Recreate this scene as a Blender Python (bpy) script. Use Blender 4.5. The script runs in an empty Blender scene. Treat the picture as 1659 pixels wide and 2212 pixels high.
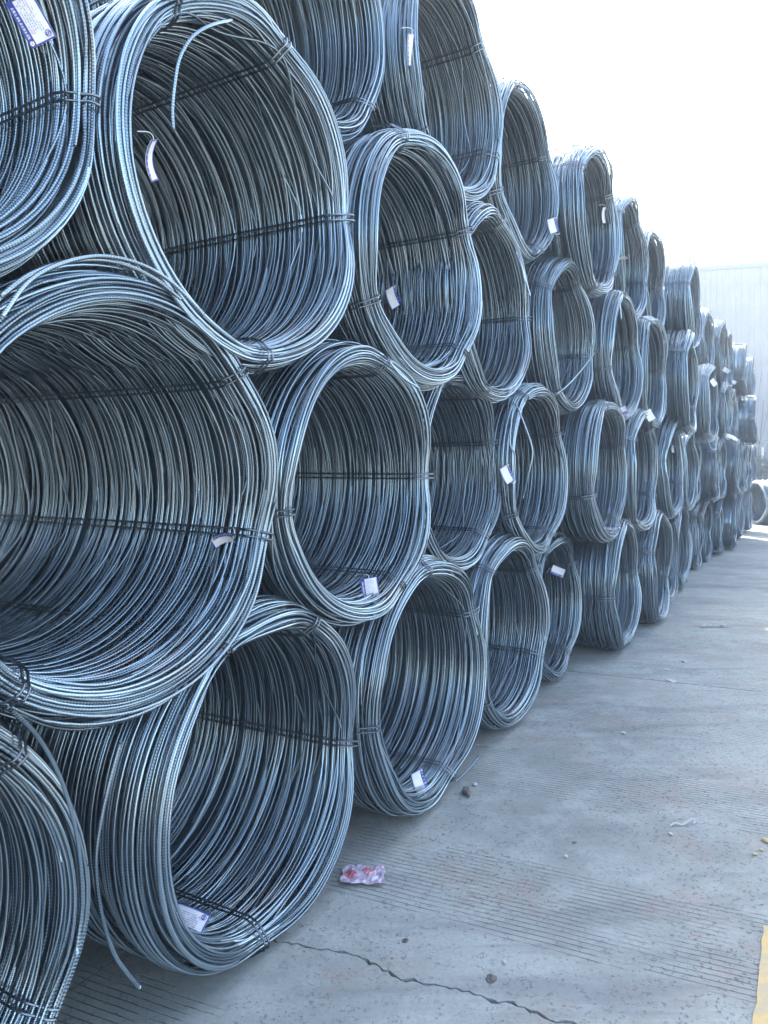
import bpy, math, random
import numpy as np
from mathutils import Vector, Matrix

sc = bpy.context.scene
PI = math.pi
# ------------------------------------------------------------------ camera
F_PX, W_PX, H_PX, HOR = 1600.0, 1659.0, 2212.0, 1000.0      # focal length and horizon in pixels of a 1659 x 2212 frame
EYE = 1.7
cam_d = bpy.data.cameras.new('camera')
cam = bpy.data.objects.new('camera', cam_d)
sc.collection.objects.link(cam)
cam.location = (0, 0, EYE)
cam.rotation_euler = (PI / 2, 0, 0)
cam_d.sensor_fit = 'VERTICAL'
cam_d.sensor_height = 24
cam_d.lens = 24 * F_PX / H_PX
cam_d.shift_y = -(H_PX / 2 - HOR) / H_PX
cam_d.clip_start = 0.05
cam_d.clip_end = 600
sc.camera = cam
# ------------------------------------------------------------------ world, sun, exposure
SUN_EL, SUN_AZ = math.radians(42), math.radians(-6)          # azimuth measured from +Y towards +X
world = bpy.data.worlds.new('World')
sc.world = world
world.use_nodes = True
nt = world.node_tree
nt.nodes.clear()
sky = nt.nodes.new('ShaderNodeTexSky')
sky.sky_type = 'NISHITA'
sky.sun_disc = False
sky.sun_elevation = SUN_EL
sky.sun_rotation = SUN_AZ
sky.air_density = 1.0
sky.dust_density = 3.0
sky.ozone_density = 1.0
bg = nt.nodes.new('ShaderNodeBackground')
bg.inputs['Strength'].default_value = 0.15
wo = nt.nodes.new('ShaderNodeOutputWorld')
tint = nt.nodes.new('ShaderNodeMix'); tint.data_type = 'RGBA'; tint.blend_type = 'MULTIPLY'
tint.inputs[0].default_value = 1.0; tint.inputs[7].default_value = (1.0, 1.005, 0.96, 1)
nt.links.new(sky.outputs[0], tint.inputs[6])
nt.links.new(tint.outputs[2], bg.inputs[0])
nt.links.new(bg.outputs[0], wo.inputs[0])
sun_d = bpy.data.lights.new('sun', 'SUN')
sun_d.energy = 3.0
sun_d.angle = math.radians(0.5)
sun_d.color = (1.0, 0.93, 0.82)
sun = bpy.data.objects.new('sun', sun_d)
sc.collection.objects.link(sun)
sd = Vector((math.sin(SUN_AZ) * math.cos(SUN_EL), math.cos(SUN_AZ) * math.cos(SUN_EL), math.sin(SUN_EL)))
sun.rotation_euler = sd.to_track_quat('Z', 'Y').to_euler()
sc.view_settings.view_transform = 'Standard'
sc.view_settings.look = 'None'
sc.view_settings.exposure = 2.88
sc.view_settings.gamma = 1
sc.view_settings.use_curve_mapping = False
sc.render.engine = 'CYCLES'
sc.cycles.max_bounces = 7
sc.cycles.volume_bounces = 0
sc.cycles.use_denoising = True
sc.cycles.caustics_refractive = False
sc.cycles.caustics_reflective = False
sc.cycles.sample_clamp_indirect = 2.5
sc.cycles.blur_glossy = 0.6
sc.cycles.use_adaptive_sampling = False
HAZE_DENSITY = 0.0058

# ------------------------------------------------------------------ helpers
WALL = math.radians(59)                                       # heading of the stack's face
D = Vector((math.cos(WALL), math.sin(WALL), 0))               # along the stack, away from the camera
N = Vector((D.y, -D.x, 0))                                    # out of the stack, over the yard
C0 = -1.63                                                    # N . P of the stack's face


def at(u, v, Y):
    return Vector(((u - W_PX / 2) / F_PX * Y, Y, EYE - (v - HOR) / F_PX * Y))


def tag(o, label=None, cat=None, group=None, kind=None):
    if label: o['label'] = label
    if cat: o['category'] = cat
    if group: o['group'] = group
    if kind: o['kind'] = kind
    return o


def empty(name, loc=(0, 0, 0), rz=0.0):
    o = bpy.data.objects.new(name, None)
    sc.collection.objects.link(o)
    o.location = loc
    o.rotation_euler = (0, 0, rz)
    o.empty_display_size = 0.1
    return o


def link(name, mesh, mat=None, parent=None, loc=None, rot=None):
    if mat is not None and not mesh.materials:
        mesh.materials.append(mat)
    o = bpy.data.objects.new(name, mesh)
    sc.collection.objects.link(o)
    if parent is not None: o.parent = parent
    if loc is not None: o.location = loc
    if rot is not None: o.rotation_euler = rot
    return o


def np_mesh(name, verts, quads, smooth=True, uv=None):
    me = bpy.data.meshes.new(name)
    nv, nf = len(verts), len(quads)
    me.vertices.add(nv)
    me.vertices.foreach_set('co', np.asarray(verts, np.float32).ravel())
    me.loops.add(nf * 4)
    me.loops.foreach_set('vertex_index', np.asarray(quads, np.int32).ravel())
    me.polygons.add(nf)
    me.polygons.foreach_set('loop_start', np.arange(0, nf * 4, 4, dtype=np.int32))
    me.polygons.foreach_set('use_smooth', np.full(nf, smooth))
    if uv is not None:
        l = me.uv_layers.new(name='UVMap')
        l.data.foreach_set('uv', np.asarray(uv, np.float32).ravel())
    me.update()
    return me


def tube(P, rad, sides=5, closed=False, caps=True):
    """Tube of constant or varying radius along the points P (n,3); uv.x is the length in metres."""
    P = np.asarray(P, float)
    n = len(P)
    if closed:
        T = np.roll(P, -1, 0) - np.roll(P, 1, 0)
    else:
        T = np.gradient(P, axis=0)
    T /= np.linalg.norm(T, axis=1)[:, None] + 1e-12
    ref = np.array([1.0, 0.03, 0.02])
    if abs(T @ ref).max() > 0.97 * np.linalg.norm(ref):
        ref = np.array([0.02, 0.05, 1.0])
        if abs(T @ ref).max() > 0.97: ref = np.array([0.3, 1.0, 0.25])
    A = np.cross(T, ref); A /= np.linalg.norm(A, axis=1)[:, None] + 1e-12
    B = np.cross(T, A)
    ang = np.arange(sides) / sides * 2 * PI
    R = np.broadcast_to(np.asarray(rad, float), (n,))
    V = P[:, None, :] + R[:, None, None] * (np.cos(ang)[None, :, None] * A[:, None, :] + np.sin(ang)[None, :, None] * B[:, None, :])
    V = V.reshape(-1, 3)
    m = n if closed else n - 1
    i = np.arange(m)[:, None]; j = np.arange(sides)[None, :]
    i2 = (i + 1) % n; j2 = (j + 1) % sides
    Q = np.stack([i * sides + j, i * sides + j2, i2 * sides + j2, i2 * sides + j], -1).reshape(-1, 4)
    seg = np.linalg.norm(np.diff(np.vstack([P, P[:1]]), axis=0), axis=1)
    L = np.concatenate([[0], np.cumsum(seg)])
    L1 = L[i + 0 * j]; L2 = L[i + 1 + 0 * j]
    U = np.stack([np.stack([L1, (j + 0 * i) / sides], -1), np.stack([L1, (j + 1 + 0 * i) / sides], -1),
                  np.stack([L2, (j + 1 + 0 * i) / sides], -1), np.stack([L2, (j + 0 * i) / sides], -1)], -2).reshape(-1, 2)
    if caps and not closed:
        # close both ends with quads that fold over the ring (5 or 4 sides)
        a = [0, 1, 2, 3]; b = [(n - 1) * sides + k for k in (3, 2, 1, 0)]
        ex = [a, b]
        if sides >= 5:
            ex += [[0, 3, 4, 4 if sides == 5 else 5], [(n - 1) * sides + k for k in ((4, 4, 3, 0) if sides == 5 else (5, 4, 3, 0))]]
            if sides == 5: ex = ex[:2]
        Q = np.vstack([Q, np.array(ex)])
        U = np.vstack([U, np.zeros((len(ex) * 4, 2))])
    return V, Q, U


def merge(parts):
    Vs, Qs, Us, o = [], [], [], 0
    for V, Q, U in parts:
        Vs.append(V); Qs.append(Q + o); Us.append(U); o += len(V)
    return np.vstack(Vs), np.vstack(Qs), np.vstack(Us)


def tube_mesh(name, lines, rad, sides=6, closed=False):
    V, Q, U = merge([tube(p, rad, sides, closed) for p in lines])
    return np_mesh(name, V, Q, True, U)


def poly_mesh(name, verts, faces, smooth=False):
    me = bpy.data.meshes.new(name)
    me.from_pydata([tuple(v) for v in verts], [], faces)
    me.update()
    if smooth:
        for p in me.polygons: p.use_smooth = True
    return me


def box_geo(x0, x1, y0, y1, z0, z1):
    v = [(x0, y0, z0), (x1, y0, z0), (x1, y1, z0), (x0, y1, z0), (x0, y0, z1), (x1, y0, z1), (x1, y1, z1), (x0, y1, z1)]
    f = [(3, 2, 1, 0), (4, 5, 6, 7), (0, 1, 5, 4), (1, 2, 6, 5), (2, 3, 7, 6), (3, 0, 4, 7)]
    return v, f


def smooth_path(pts, n):
    """Catmull-Rom through the points."""
    P = np.array([list(p) for p in pts], float)
    P = np.vstack([2 * P[0] - P[1], P, 2 * P[-1] - P[-2]])
    out = []
    m = len(P) - 3
    for k in range(m):
        t = np.linspace(0, 1, n, endpoint=(k == m - 1))[:, None]
        a, b, c, d = P[k], P[k + 1], P[k + 2], P[k + 3]
        out.append(0.5 * (2 * b + (c - a) * t + (2 * a - 5 * b + 4 * c - d) * t ** 2 + (3 * b - a - 3 * c + d) * t ** 3))
    return np.vstack(out)


# ------------------------------------------------------------------ node helpers
class NT:
    def __init__(s, name):
        s.m = bpy.data.materials.new(name); s.m.use_nodes = True
        s.t = s.m.node_tree; s.t.nodes.clear()
        s.out = s.n('ShaderNodeOutputMaterial'); s.b = s.n('ShaderNodeBsdfPrincipled')
        s.l(s.b.outputs[0], s.out.inputs['Surface'])

    def n(s, typ, **k):
        nd = s.t.nodes.new(typ)
        for a, v in k.items(): setattr(nd, a, v)
        return nd

    def l(s, a, b): s.t.links.new(a, b)

    def setv(s, sock, v):
        if hasattr(v, 'node'): s.l(v, sock)
        else: sock.default_value = v

    def math(s, op, a, b=None, c=None, clamp=False):
        nd = s.n('ShaderNodeMath', operation=op, use_clamp=clamp)
        for i, v in enumerate((a, b, c)):
            if v is not None: s.setv(nd.inputs[i], v)
        return nd.outputs[0]

    def noise(s, vec, scale, detail=4, rough=0.55, dim='3D', w=None):
        nd = s.n('ShaderNodeTexNoise', noise_dimensions=dim)
        if vec is not None: s.l(vec, nd.inputs['Vector'])
        if w is not None: s.setv(nd.inputs['W'], w)
        nd.inputs['Scale'].default_value = scale; nd.inputs['Detail'].default_value = detail
        nd.inputs['Roughness'].default_value = rough
        return nd.outputs[0]

    def ramp(s, fac, stops):
        nd = s.n('ShaderNodeValToRGB'); s.setv(nd.inputs[0], fac)
        e = nd.color_ramp.elements
        while len(e) < len(stops): e.new(0.5)
        for k, (p, c) in enumerate(stops):
            e[k].position = p; e[k].color = (*c, 1) if len(c) == 3 else c
        return nd.outputs[0]

    def step(s, fac, a, b):
        nd = s.n('ShaderNodeMapRange', interpolation_type='SMOOTHSTEP')
        s.setv(nd.inputs[0], fac); nd.inputs[1].default_value = a; nd.inputs[2].default_value = b
        return nd.outputs[0]

    def mix(s, fac, a, b):
        nd = s.n('ShaderNodeMix', data_type='RGBA')
        s.setv(nd.inputs[0], fac)
        for i, v in ((6, a), (7, b)):
            if hasattr(v, 'node'): s.l(v, nd.inputs[i])
            else: nd.inputs[i].default_value = (*v, 1)
        return nd.outputs[2]

    def bump(s, h, dist, strength=1.0, prev=None):
        nd = s.n('ShaderNodeBump'); s.l(h, nd.inputs['Height'])
        nd.inputs['Distance'].default_value = dist; nd.inputs['Strength'].default_value = strength
        if prev is not None: s.l(prev, nd.inputs['Normal'])
        return nd.outputs[0]


def plain(name, col, rough=0.6, metal=0.0, var=0.25, scale=30, bump=0.0):
    m = NT(name)
    g = m.n('ShaderNodeTexCoord')
    nz = m.noise(g.outputs['Object'], scale, 5)
    c = m.mix(m.step(nz, 0.3, 0.7), tuple(x * (1 - var) for x in col), tuple(min(1, x * (1 + var)) for x in col))
    m.l(c, m.b.inputs['Base Color'])
    m.b.inputs['Roughness'].default_value = rough
    m.b.inputs['Metallic'].default_value = metal
    if bump: m.l(m.bump(nz, bump), m.b.inputs['Normal'])
    return m.m


def steel_material(name, ribs=True, dark=(0.06, 0.09, 0.115), light=(0.37, 0.465, 0.53), rust=0.6):
    m = NT(name)
    uv = m.n('ShaderNodeUVMap'); sx = m.n('ShaderNodeSeparateXYZ'); m.l(uv.outputs[0], sx.inputs[0])
    u, v = sx.outputs[0], sx.outputs[1]
    oi = m.n('ShaderNodeObjectInfo')
    w = m.math('ADD', m.math('MULTIPLY', u, 0.3), m.math('MULTIPLY', oi.outputs['Random'], 50))
    n1 = m.noise(None, 1.0, 3, 0.6, '1D', w)
    n2 = m.noise(None, 12.0, 3, 0.6, '1D', w)
    k = m.math('ADD', m.math('MULTIPLY', n1, 0.85), m.math('MULTIPLY', n2, 0.15))
    col = m.mix(m.step(k, 0.32, 0.68), dark, light)
    tc = m.n('ShaderNodeTexCoord')
    n3 = m.noise(tc.outputs['Object'], 2.2, 6, 0.65)
    n4 = m.noise(None, 2.3, 4, 0.7, '1D', m.math('ADD', w, 17.0))
    r = m.math('MULTIPLY', m.step(n3, 0.5, 0.68), m.step(n4, 0.47, 0.62))
    col = m.mix(m.math('MULTIPLY', r, rust), col, (0.26, 0.17, 0.12))
    nrm = None
    if ribs:
        ph = m.math('ADD', m.math('MULTIPLY', u, 2 * PI / 0.0088), m.math('MULTIPLY', m.math('SINE', m.math('MULTIPLY', v, 2 * PI)), 1.2))
        rb = m.step(m.math('SINE', ph), -0.1, 0.75)
        nrm = m.bump(rb, 0.0010, 1.0)
        col = m.mix(m.math('MULTIPLY', rb, 0.35), col, (0.46, 0.56, 0.62))
        m.l(nrm, m.b.inputs['Normal'])
    m.l(col, m.b.inputs['Base Color'])
    m.b.inputs['Metallic'].default_value = 0.93
    m.l(m.math('ADD', m.math('MULTIPLY', n2, 0.16), 0.13), m.b.inputs['Roughness'])
    return m.m


M_STEEL = steel_material('ribbed_steel')
M_STEEL_OLD = steel_material('weathered_ribbed_steel', rust=0.9, dark=(0.06, 0.075, 0.09), light=(0.24, 0.27, 0.30))
M_TIE = steel_material('binding_steel', ribs=False, dark=(0.07, 0.08, 0.095), light=(0.27, 0.30, 0.33), rust=0.5)
M_TIE_BRIGHT = steel_material('bright_binding_steel', ribs=False, dark=(0.2, 0.23, 0.26), light=(0.45, 0.48, 0.5), rust=0.3)

# ------------------------------------------------------------------ ground
GA = math.radians(-23)
Gd = Vector((math.cos(GA), math.sin(GA), 0)); Hd = Vector((-Gd.y, Gd.x, 0))     # groove direction, across the grooves


def concrete_material():
    m = NT('worn_concrete')
    geo = m.n('ShaderNodeNewGeometry'); P = geo.outputs['Position']
    dot = m.n('ShaderNodeVectorMath', operation='DOT_PRODUCT'); m.l(P, dot.inputs[0]); dot.inputs[1].default_value = Hd
    h = dot.outputs['Value']
    n_big = m.noise(P, 0.55, 5, 0.6)
    n_mid = m.noise(P, 3.5, 6, 0.65)
    n_fine = m.noise(P, 60, 5, 0.7)
    n_grain = m.noise(P, 260, 3, 0.6)
    col = m.mix(m.step(n_big, 0.3, 0.7), (0.18, 0.19, 0.175), (0.33, 0.34, 0.31))
    col = m.mix(m.math('MULTIPLY', m.step(n_mid, 0.42, 0.68), 0.65), col, (0.36, 0.372, 0.345))
    col = m.mix(m.math('MULTIPLY', m.step(n_fine, 0.35, 0.7), 0.4), col, (0.18, 0.182, 0.18))
    col = m.mix(m.math('MULTIPLY', m.step(n_grain, 0.5, 0.75), 0.3), col, (0.33, 0.33, 0.33))
    # tyre-dark, stretched smears and rust stains
    mp = m.n('ShaderNodeMapping'); m.l(P, mp.inputs[0]); mp.inputs['Rotation'].default_value = (0, 0, -WALL); mp.inputs['Scale'].default_value = (0.5, 3.5, 1)
    n_sm = m.noise(mp.outputs[0], 1.6, 5, 0.6)
    col = m.mix(m.math('MULTIPLY', m.step(n_sm, 0.48, 0.70), 0.6), col, (0.15, 0.152, 0.155))
    n_r = m.noise(P, 1.9, 3, 0.5); n_r2 = m.noise(mp.outputs[0], 22, 4, 0.7)
    col = m.mix(m.math('MULTIPLY', m.math('MULTIPLY', m.step(n_r, 0.50, 0.64), m.step(n_r2, 0.45, 0.60)), 0.62), col, (0.27, 0.185, 0.15))
    # pits and dark aggregate
    def chips(scale, thr, thr2, seed):
        ad = m.n('ShaderNodeVectorMath', operation='ADD'); m.l(P, ad.inputs[0]); ad.inputs[1].default_value = (seed, seed * 1.7, 0)
        ds = m.n('ShaderNodeMix', data_type='VECTOR'); ds.inputs[0].default_value = 0.035
        nn = m.n('ShaderNodeTexNoise'); nn.inputs['Scale'].default_value = scale * 1.3; m.l(ad.outputs[0], nn.inputs['Vector'])
        m.l(ad.outputs[0], ds.inputs[4]); m.l(nn.outputs['Color'], ds.inputs[5])
        vo = m.n('ShaderNodeTexVoronoi'); m.l(ds.outputs[1], vo.inputs['Vector']); vo.inputs['Scale'].default_value = scale
        sp = m.n('ShaderNodeSeparateColor'); m.l(vo.outputs['Color'], sp.inputs[0])
        rad = m.math('MULTIPLY', m.math('SUBTRACT', sp.outputs[0], thr2, clamp=True), thr)
        return m.math('MULTIPLY', m.step(m.math('SUBTRACT', rad, vo.outputs['Distance']), 0.0, 0.06), 1.0)
    c1 = chips(85, 1.5, 0.60, 3.1); c2 = chips(45, 1.4, 0.80, 7.7); c3 = chips(9, 1.3, 0.92, 1.3)
    dens = m.step(m.noise(P, 0.9, 3), 0.36, 0.6)
    c1 = m.math('MULTIPLY', c1, m.math('ADD', m.math('MULTIPLY', dens, 0.7), 0.3))
    col = m.mix(m.math('MULTIPLY', c1, 0.7), col, (0.05, 0.055, 0.06))
    col = m.mix(m.math('MULTIPLY', c2, 0.6), col, (0.06, 0.063, 0.07))
    col = m.mix(m.math('MULTIPLY', c3, 0.55), col, (0.075, 0.08, 0.09))
    # tined grooves in bands 1.18 m apart
    wob = m.math('MULTIPLY', m.math('SUBTRACT', m.noise(P, 1.4, 2), 0.5), 0.03)
    hw = m.math('ADD', h, wob)
    fb = m.math('ABSOLUTE', m.math('SUBTRACT', m.math('FRACT', m.math('DIVIDE', m.math('SUBTRACT', hw, 2.28), 1.18)), 0.5))
    band = m.math('SUBTRACT', 1.0, m.step(m.math('ADD', fb, m.math('MULTIPLY', m.math('SUBTRACT', m.noise(P, 2.4, 4), 0.5), 0.16)), 0.19, 0.235))
    fg = m.math('ABSOLUTE', m.math('SUBTRACT', m.math('FRACT', m.math('DIVIDE', m.math('ADD', hw, m.math('MULTIPLY', n_fine, 0.004)), 0.0285)), 0.5))
    worn = m.step(m.noise(P, 3.2, 6, 0.75), 0.40, 0.56)
    gr = m.math('MULTIPLY', m.math('MULTIPLY', m.math('SUBTRACT', 1.0, m.step(fg, 0.035, 0.11)), band), worn)
    col = m.mix(m.math('MULTIPLY', gr, 0.62), col, (0.045, 0.05, 0.055))
    m.l(col, m.b.inputs['Base Color'])
    m.b.inputs['Roughness'].default_value = 0.82
    hh = m.math('SUBTRACT', m.math('SUBTRACT', m.math('MULTIPLY', n_fine, 0.6), c1), m.math('MULTIPLY', gr, 2.0))
    b1 = m.bump(hh, 0.004, 0.8)
    b2 = m.bump(n_mid, 0.02, 0.5, b1)
    m.l(b2, m.b.inputs['Normal'])
    return m.m


M_CONC = concrete_material()
M_DIRT = plain('joint_dirt', (0.05, 0.048, 0.045), 0.95, var=0.4, scale=40, bump=0.01)

ground = link('ground', poly_mesh('ground', [(-75, -75, -0.06), (75, -75, -0.06), (75, 75, -0.06), (-75, 75, -0.06)], [(0, 1, 2, 3)]), M_DIRT)
tag(ground, kind='structure')
yard = empty('concrete_yard', (0, 0, 0))
tag(yard, kind='structure')

# slab lattice: longitudinal joints at N.P = c (parallel to the stack), cross joints at Hd.P = h
cols = [-70, -14.1, -10.1, -6.1, -2.1, 2.4, 6.9, 11.4, 70]
hs = [-70, -9.0, -3.9, 1.15, 6.16, 11.2, 16.25, 21.3, 26.3, 31.4, 70]
CRACK = [(-9, .02), (-1.6, -.03), (-1.1, .05), (-.9, .0), (-.72, .03), (-.60, .02), (-.50, .035), (-.42, .01), (-.33, .02), (-.25, -.01), (-.18, .0),
         (-.10, -.025), (-.02, -.015), (.05, -.02), (.12, .005), (.19, -.01), (.26, -.005), (.33, .02), (.41, .012), (.52, .04), (.7, .03), (1.0, .09), (1.4, .05), (3, .1), (9, .1)]


def line_x(c, h):
    # point with N.P = c and Hd.P = h
    det = N.x * Hd.y - N.y * Hd.x
    return Vector(((c * Hd.y - h * N.y) / det, (N.x * h - Hd.x * c) / det, 0))


rs = random.Random(4)


def ragged(a, b, step=0.12, amp=0.004):
    L = (b - a).length
    n = max(1, min(90, int(L / step)))
    e = (b - a).normalized(); p = Vector((-e.y, e.x, 0))
    return [a + (b - a) * (k / n) + (p * rs.uniform(-amp, amp) if k else Vector((0, 0, 0))) for k in range(n)]


def slab(corners_list):
    pts = corners_list
    n = len(pts)
    v = [(p.x, p.y, 0.0) for p in pts] + [(p.x, p.y, -0.055) for p in pts]
    f = [tuple(range(n))] + [(k, n + k, n + (k + 1) % n, (k + 1) % n) for k in range(n)]
    me = poly_mesh('slab', v, f)
    return link('slab', me, M_CONC, yard)


GAP = 0.005
for i in range(len(cols) - 1):
    for j in range(len(hs) - 1):
        c0, c1, h0, h1 = cols[i] + GAP, cols[i + 1] - GAP, hs[j] + GAP, hs[j + 1] - GAP
        A, B, Cc, Dd = line_x(c0, h0), line_x(c1, h0), line_x(c1, h1), line_x(c0, h1)
        near = cols[i] == -2.1 and hs[j] == 1.15
        amp = 0.004 if max(abs(A.x), abs(A.y)) < 30 else 0.0
        if near:
            def crack_line(off):
                out = []
                for (g, dh) in CRACK:
                    out.append((g, 2.27 + dh + off))
                res = []
                for k in range(len(out) - 1):
                    (g0, a0), (g1, a1) = out[k], out[k + 1]
                    m_ = max(1, int((g1 - g0) / 0.018)) if abs(g0) < 2 and abs(g1) < 2 else 3
                    for q in range(m_):
                        t = q / m_
                        res.append((g0 + (g1 - g0) * t, a0 + (a1 - a0) * t))
                return res
            base = crack_line(0)
            jit = [rs.uniform(-0.009, 0.009) for _ in base]
            wid = [0.003 + 0.006 * rs.random() ** 2 + (0.008 if 0.0 < math.sin(g * 7.0) and rs.random() < 0.25 else 0) for g, _ in base]
            lo, hi = [], []
            for (g, hh), jt, wd in zip(base, jit, wid):
                for lst, s in ((lo, -1), (hi, 1)):
                    P_ = Gd * g + Hd * (hh + jt + s * wd)
                    if c0 < N.dot(P_) < c1: lst.append(P_)
            slab(ragged(A, B, 0.12, amp) + [B] + [line_x(c1, 2.30)] + lo[::-1] + [line_x(c0, 2.24)])
            slab([line_x(c0, 2.26)] + hi + [line_x(c1, 2.33)] + ragged(line_x(c1, 2.33), Cc)[1:] + ragged(Cc, Dd, 0.12, amp) + [Dd])
        else:
            slab(ragged(A, B, 0.12, amp) + ragged(B, Cc, 0.2, amp) + ragged(Cc, Dd, 0.12, amp) + ragged(Dd, A, 0.2, amp))

# worn yellow line parallel to the stack
my = NT('worn_yellow_paint')
g_ = my.n('ShaderNodeNewGeometry')
na = my.noise(g_.outputs['Position'], 9, 6, 0.8); nb = my.noise(g_.outputs['Position'], 90, 4, 0.7)
k_ = my.step(my.math('ADD', my.math('MULTIPLY', na, 0.75), my.math('MULTIPLY', nb, 0.25)), 0.42, 0.56)
my.l(my.mix(my.math('SUBTRACT', 1.0, my.math('MULTIPLY', k_, 0.55)), (0.27, 0.28, 0.26), (0.52, 0.35, 0.13)), my.b.inputs['Base Color'])
my.b.inputs['Roughness'].default_value = 0.75
rs2 = random.Random(9)
lv, lf = [], []
s_list = np.arange(-3.0, 3.06, 0.05)
for s in s_list:
    a = -0.205 + 0.008 * math.sin(s * 3.1) + rs2.uniform(-0.004, 0.004)
    p = D * s + N * a; q = D * s + N * (a + 0.30 + rs2.uniform(-0.01, 0.01))
    lv += [(p.x, p.y, 0.004), (q.x, q.y, 0.004)]
for k in range(len(s_list) - 1): lf.append((2 * k, 2 * k + 1, 2 * k + 3, 2 * k + 2))
yl = link('yellow_line_marking', poly_mesh('yellow_line', lv, lf), my.m)
tag(yl, kind='structure')

# ------------------------------------------------------------------ coils
R_OUT = 0.6


def value_noise(rng, n_knots, x):
    k = rng.standard_normal(n_knots + 3)
    i = np.floor(x).astype(int); f = x - i
    a, b, c, d = k[i % len(k)], k[(i + 1) % len(k)], k[(i + 2) % len(k)], k[(i + 3) % len(k)]
    return ((1 - f) ** 3 * a + (3 * f ** 3 - 6 * f ** 2 + 4) * b + (-3 * f ** 3 + 3 * f ** 2 + 3 * f + 1) * c + f ** 3 * d) / 6 * 1.6


def bundle_limits(x, L, rin, rout):
    """Inner and outer radius of the bundle at distance x behind the front."""
    e = np.clip(1 - x / 0.13, 0, 1); eb = np.clip(1 - (L - x) / 0.12, 0, 1)
    ro = rout - 0.040 * e ** 2.2 - 0.045 * eb ** 2
    ri = rin + 0.025 * e ** 2.2 + 0.03 * eb ** 2
    return ri, ro


TIE_L = {}


def winding_mesh(name, seed, segs=88, sides=5, L=1.45, rin=0.49, rout=0.6, dw=0.0098, pitch=0.0136, layers=4, ties=(40, 135, 230, 320),
                 loose=1.0, sparse=2.1, front_extra=12, oval=0.008):
    rng = np.random.default_rng(seed)
    seqA, seqT, seqAmp = [], [], []
    for j in range(layers):
        t = j / (layers - 1)
        p = pitch if j in (0, layers - 1) else pitch * sparse
        xs = []
        x = 0.006
        while x < L - 0.006:
            step = p if (x > front_extra * pitch) else pitch * 0.9
            if j in (0, layers - 1) and x > 0.12: step = p
            elif j in (0, layers - 1): step = pitch * 0.75
            xs.append(x + rng.uniform(-.25, .25) * pitch)
            x += step * rng.uniform(0.8, 1.25)
        if j % 2: xs = xs[::-1]
        for x in xs:
            seqA.append(x); seqT.append(t + rng.uniform(-.07, .07))
            o = rng.random()
            seqAmp.append(3.6 if o < 0.05 else (1.8 if o < 0.2 else 0.75))
    T = len(seqA)
    seqA, seqT, seqAmp = map(np.array, (seqA, seqT, seqAmp))
    n = T * segs
    s = np.arange(n) / segs                      # turn count
    th = 2 * PI * s
    ki = np.minimum(s.astype(int), T - 1); f = s - ki
    k2 = np.minimum(ki + 1, T - 1)
    # stay on the own slot for most of the turn, then change over
    g = np.clip((f - 0.55) / 0.45, 0, 1); g = g * g * (3 - 2 * g)
    A = seqA[ki] * (1 - g) + seqA[k2] * g
    Tt = seqT[ki] * (1 - g) + seqT[k2] * g
    amp = seqAmp[ki] * (1 - g) + seqAmp[k2] * g
    cinch = np.zeros(n)
    for td in ties:
        d = (th - math.radians(td) + PI) % (2 * PI) - PI
        cinch += np.exp(-(d / 0.30) ** 2)
    cinch = np.clip(cinch, 0, 1)
    free = 1 - 0.8 * cinch
    A = A + loose * amp * free * (0.0145 * value_noise(rng, T * 3, s * 1.7 % (T * 3)) + 0.004 * value_noise(rng, T * 7, s * 3.7 % (T * 7)))
    nr = loose * amp * free * 0.0045 * value_noise(rng, T * 4, s * 1.9 % (T * 4))
    A = np.clip(A, 0.0, L)
    front = np.exp(-A / 0.10)
    # shared undulation of the lip, and the pull of the ties
    ph = rng.uniform(0, 6.28, 4)
    und = 0.010 * np.sin(3 * th + ph[0]) + 0.008 * np.sin(2 * th + ph[1])
    A2 = A + front * (0.03 * cinch - und * 0.9)
    ri, ro = bundle_limits(A, L, rin, rout)
    mid = (ri + ro) / 2; half = (ro - ri) / 2 - dw / 2
    q = (Tt - 0.5) * 2
    r = mid + q * half * (1 - 0.12 * cinch) + nr + front * 0.005 * np.sin(2 * th + ph[3])
    r = np.clip(r, rin - 0.03, rout + 0.014)
    r = r * (1 + oval * np.cos(2 * th + ph[0]) + 0.5 * oval * np.cos(3 * th + ph[1]))
    P = np.stack([-A2, r * np.cos(th), r * np.sin(th)], -1)
    V, Q, U = tube(P, dw / 2, sides, False)
    # the packed wires deep in the bundle: a corrugated layer half way through it
    nx, ns = int((L - 0.10) / 0.008), 56
    X = np.linspace(0.06, L - 0.04, nx); TH = np.arange(ns) / ns * 2 * PI
    cz = np.zeros(ns)
    rr = (rin + rout) / 2 + np.where(np.arange(nx) % 2, 0.004, -0.004)[:, None] + 0.004 * np.sin(2 * TH + ph[0])[None, :]
    rr = rr * (1 + oval * np.cos(2 * TH + ph[0]) + 0.5 * oval * np.cos(3 * TH + ph[1]))[None, :]
    CV = np.stack([-X[:, None] + 0 * rr, rr * np.cos(TH), rr * np.sin(TH)], -1).reshape(-1, 3)
    i = np.arange(nx - 1)[:, None]; j = np.arange(ns)[None, :]; j2 = (j + 1) % ns
    CQ = np.stack([i * ns + j, i * ns + j2, (i + 1) * ns + j2, (i + 1) * ns + j], -1).reshape(-1, 4)
    CU = np.zeros((len(CQ) * 4, 2)); CU[:, 0] = np.repeat(i * 3.36 + j * 0.06, 4, axis=None)[:len(CU)]
    V, Q, U = merge([(V, Q, U), (CV, CQ, CU)])
    me = np_mesh(name, V, Q, True, U)
    print(name, 'turns', T, 'tris', len(Q) * 2)
    return me


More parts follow.
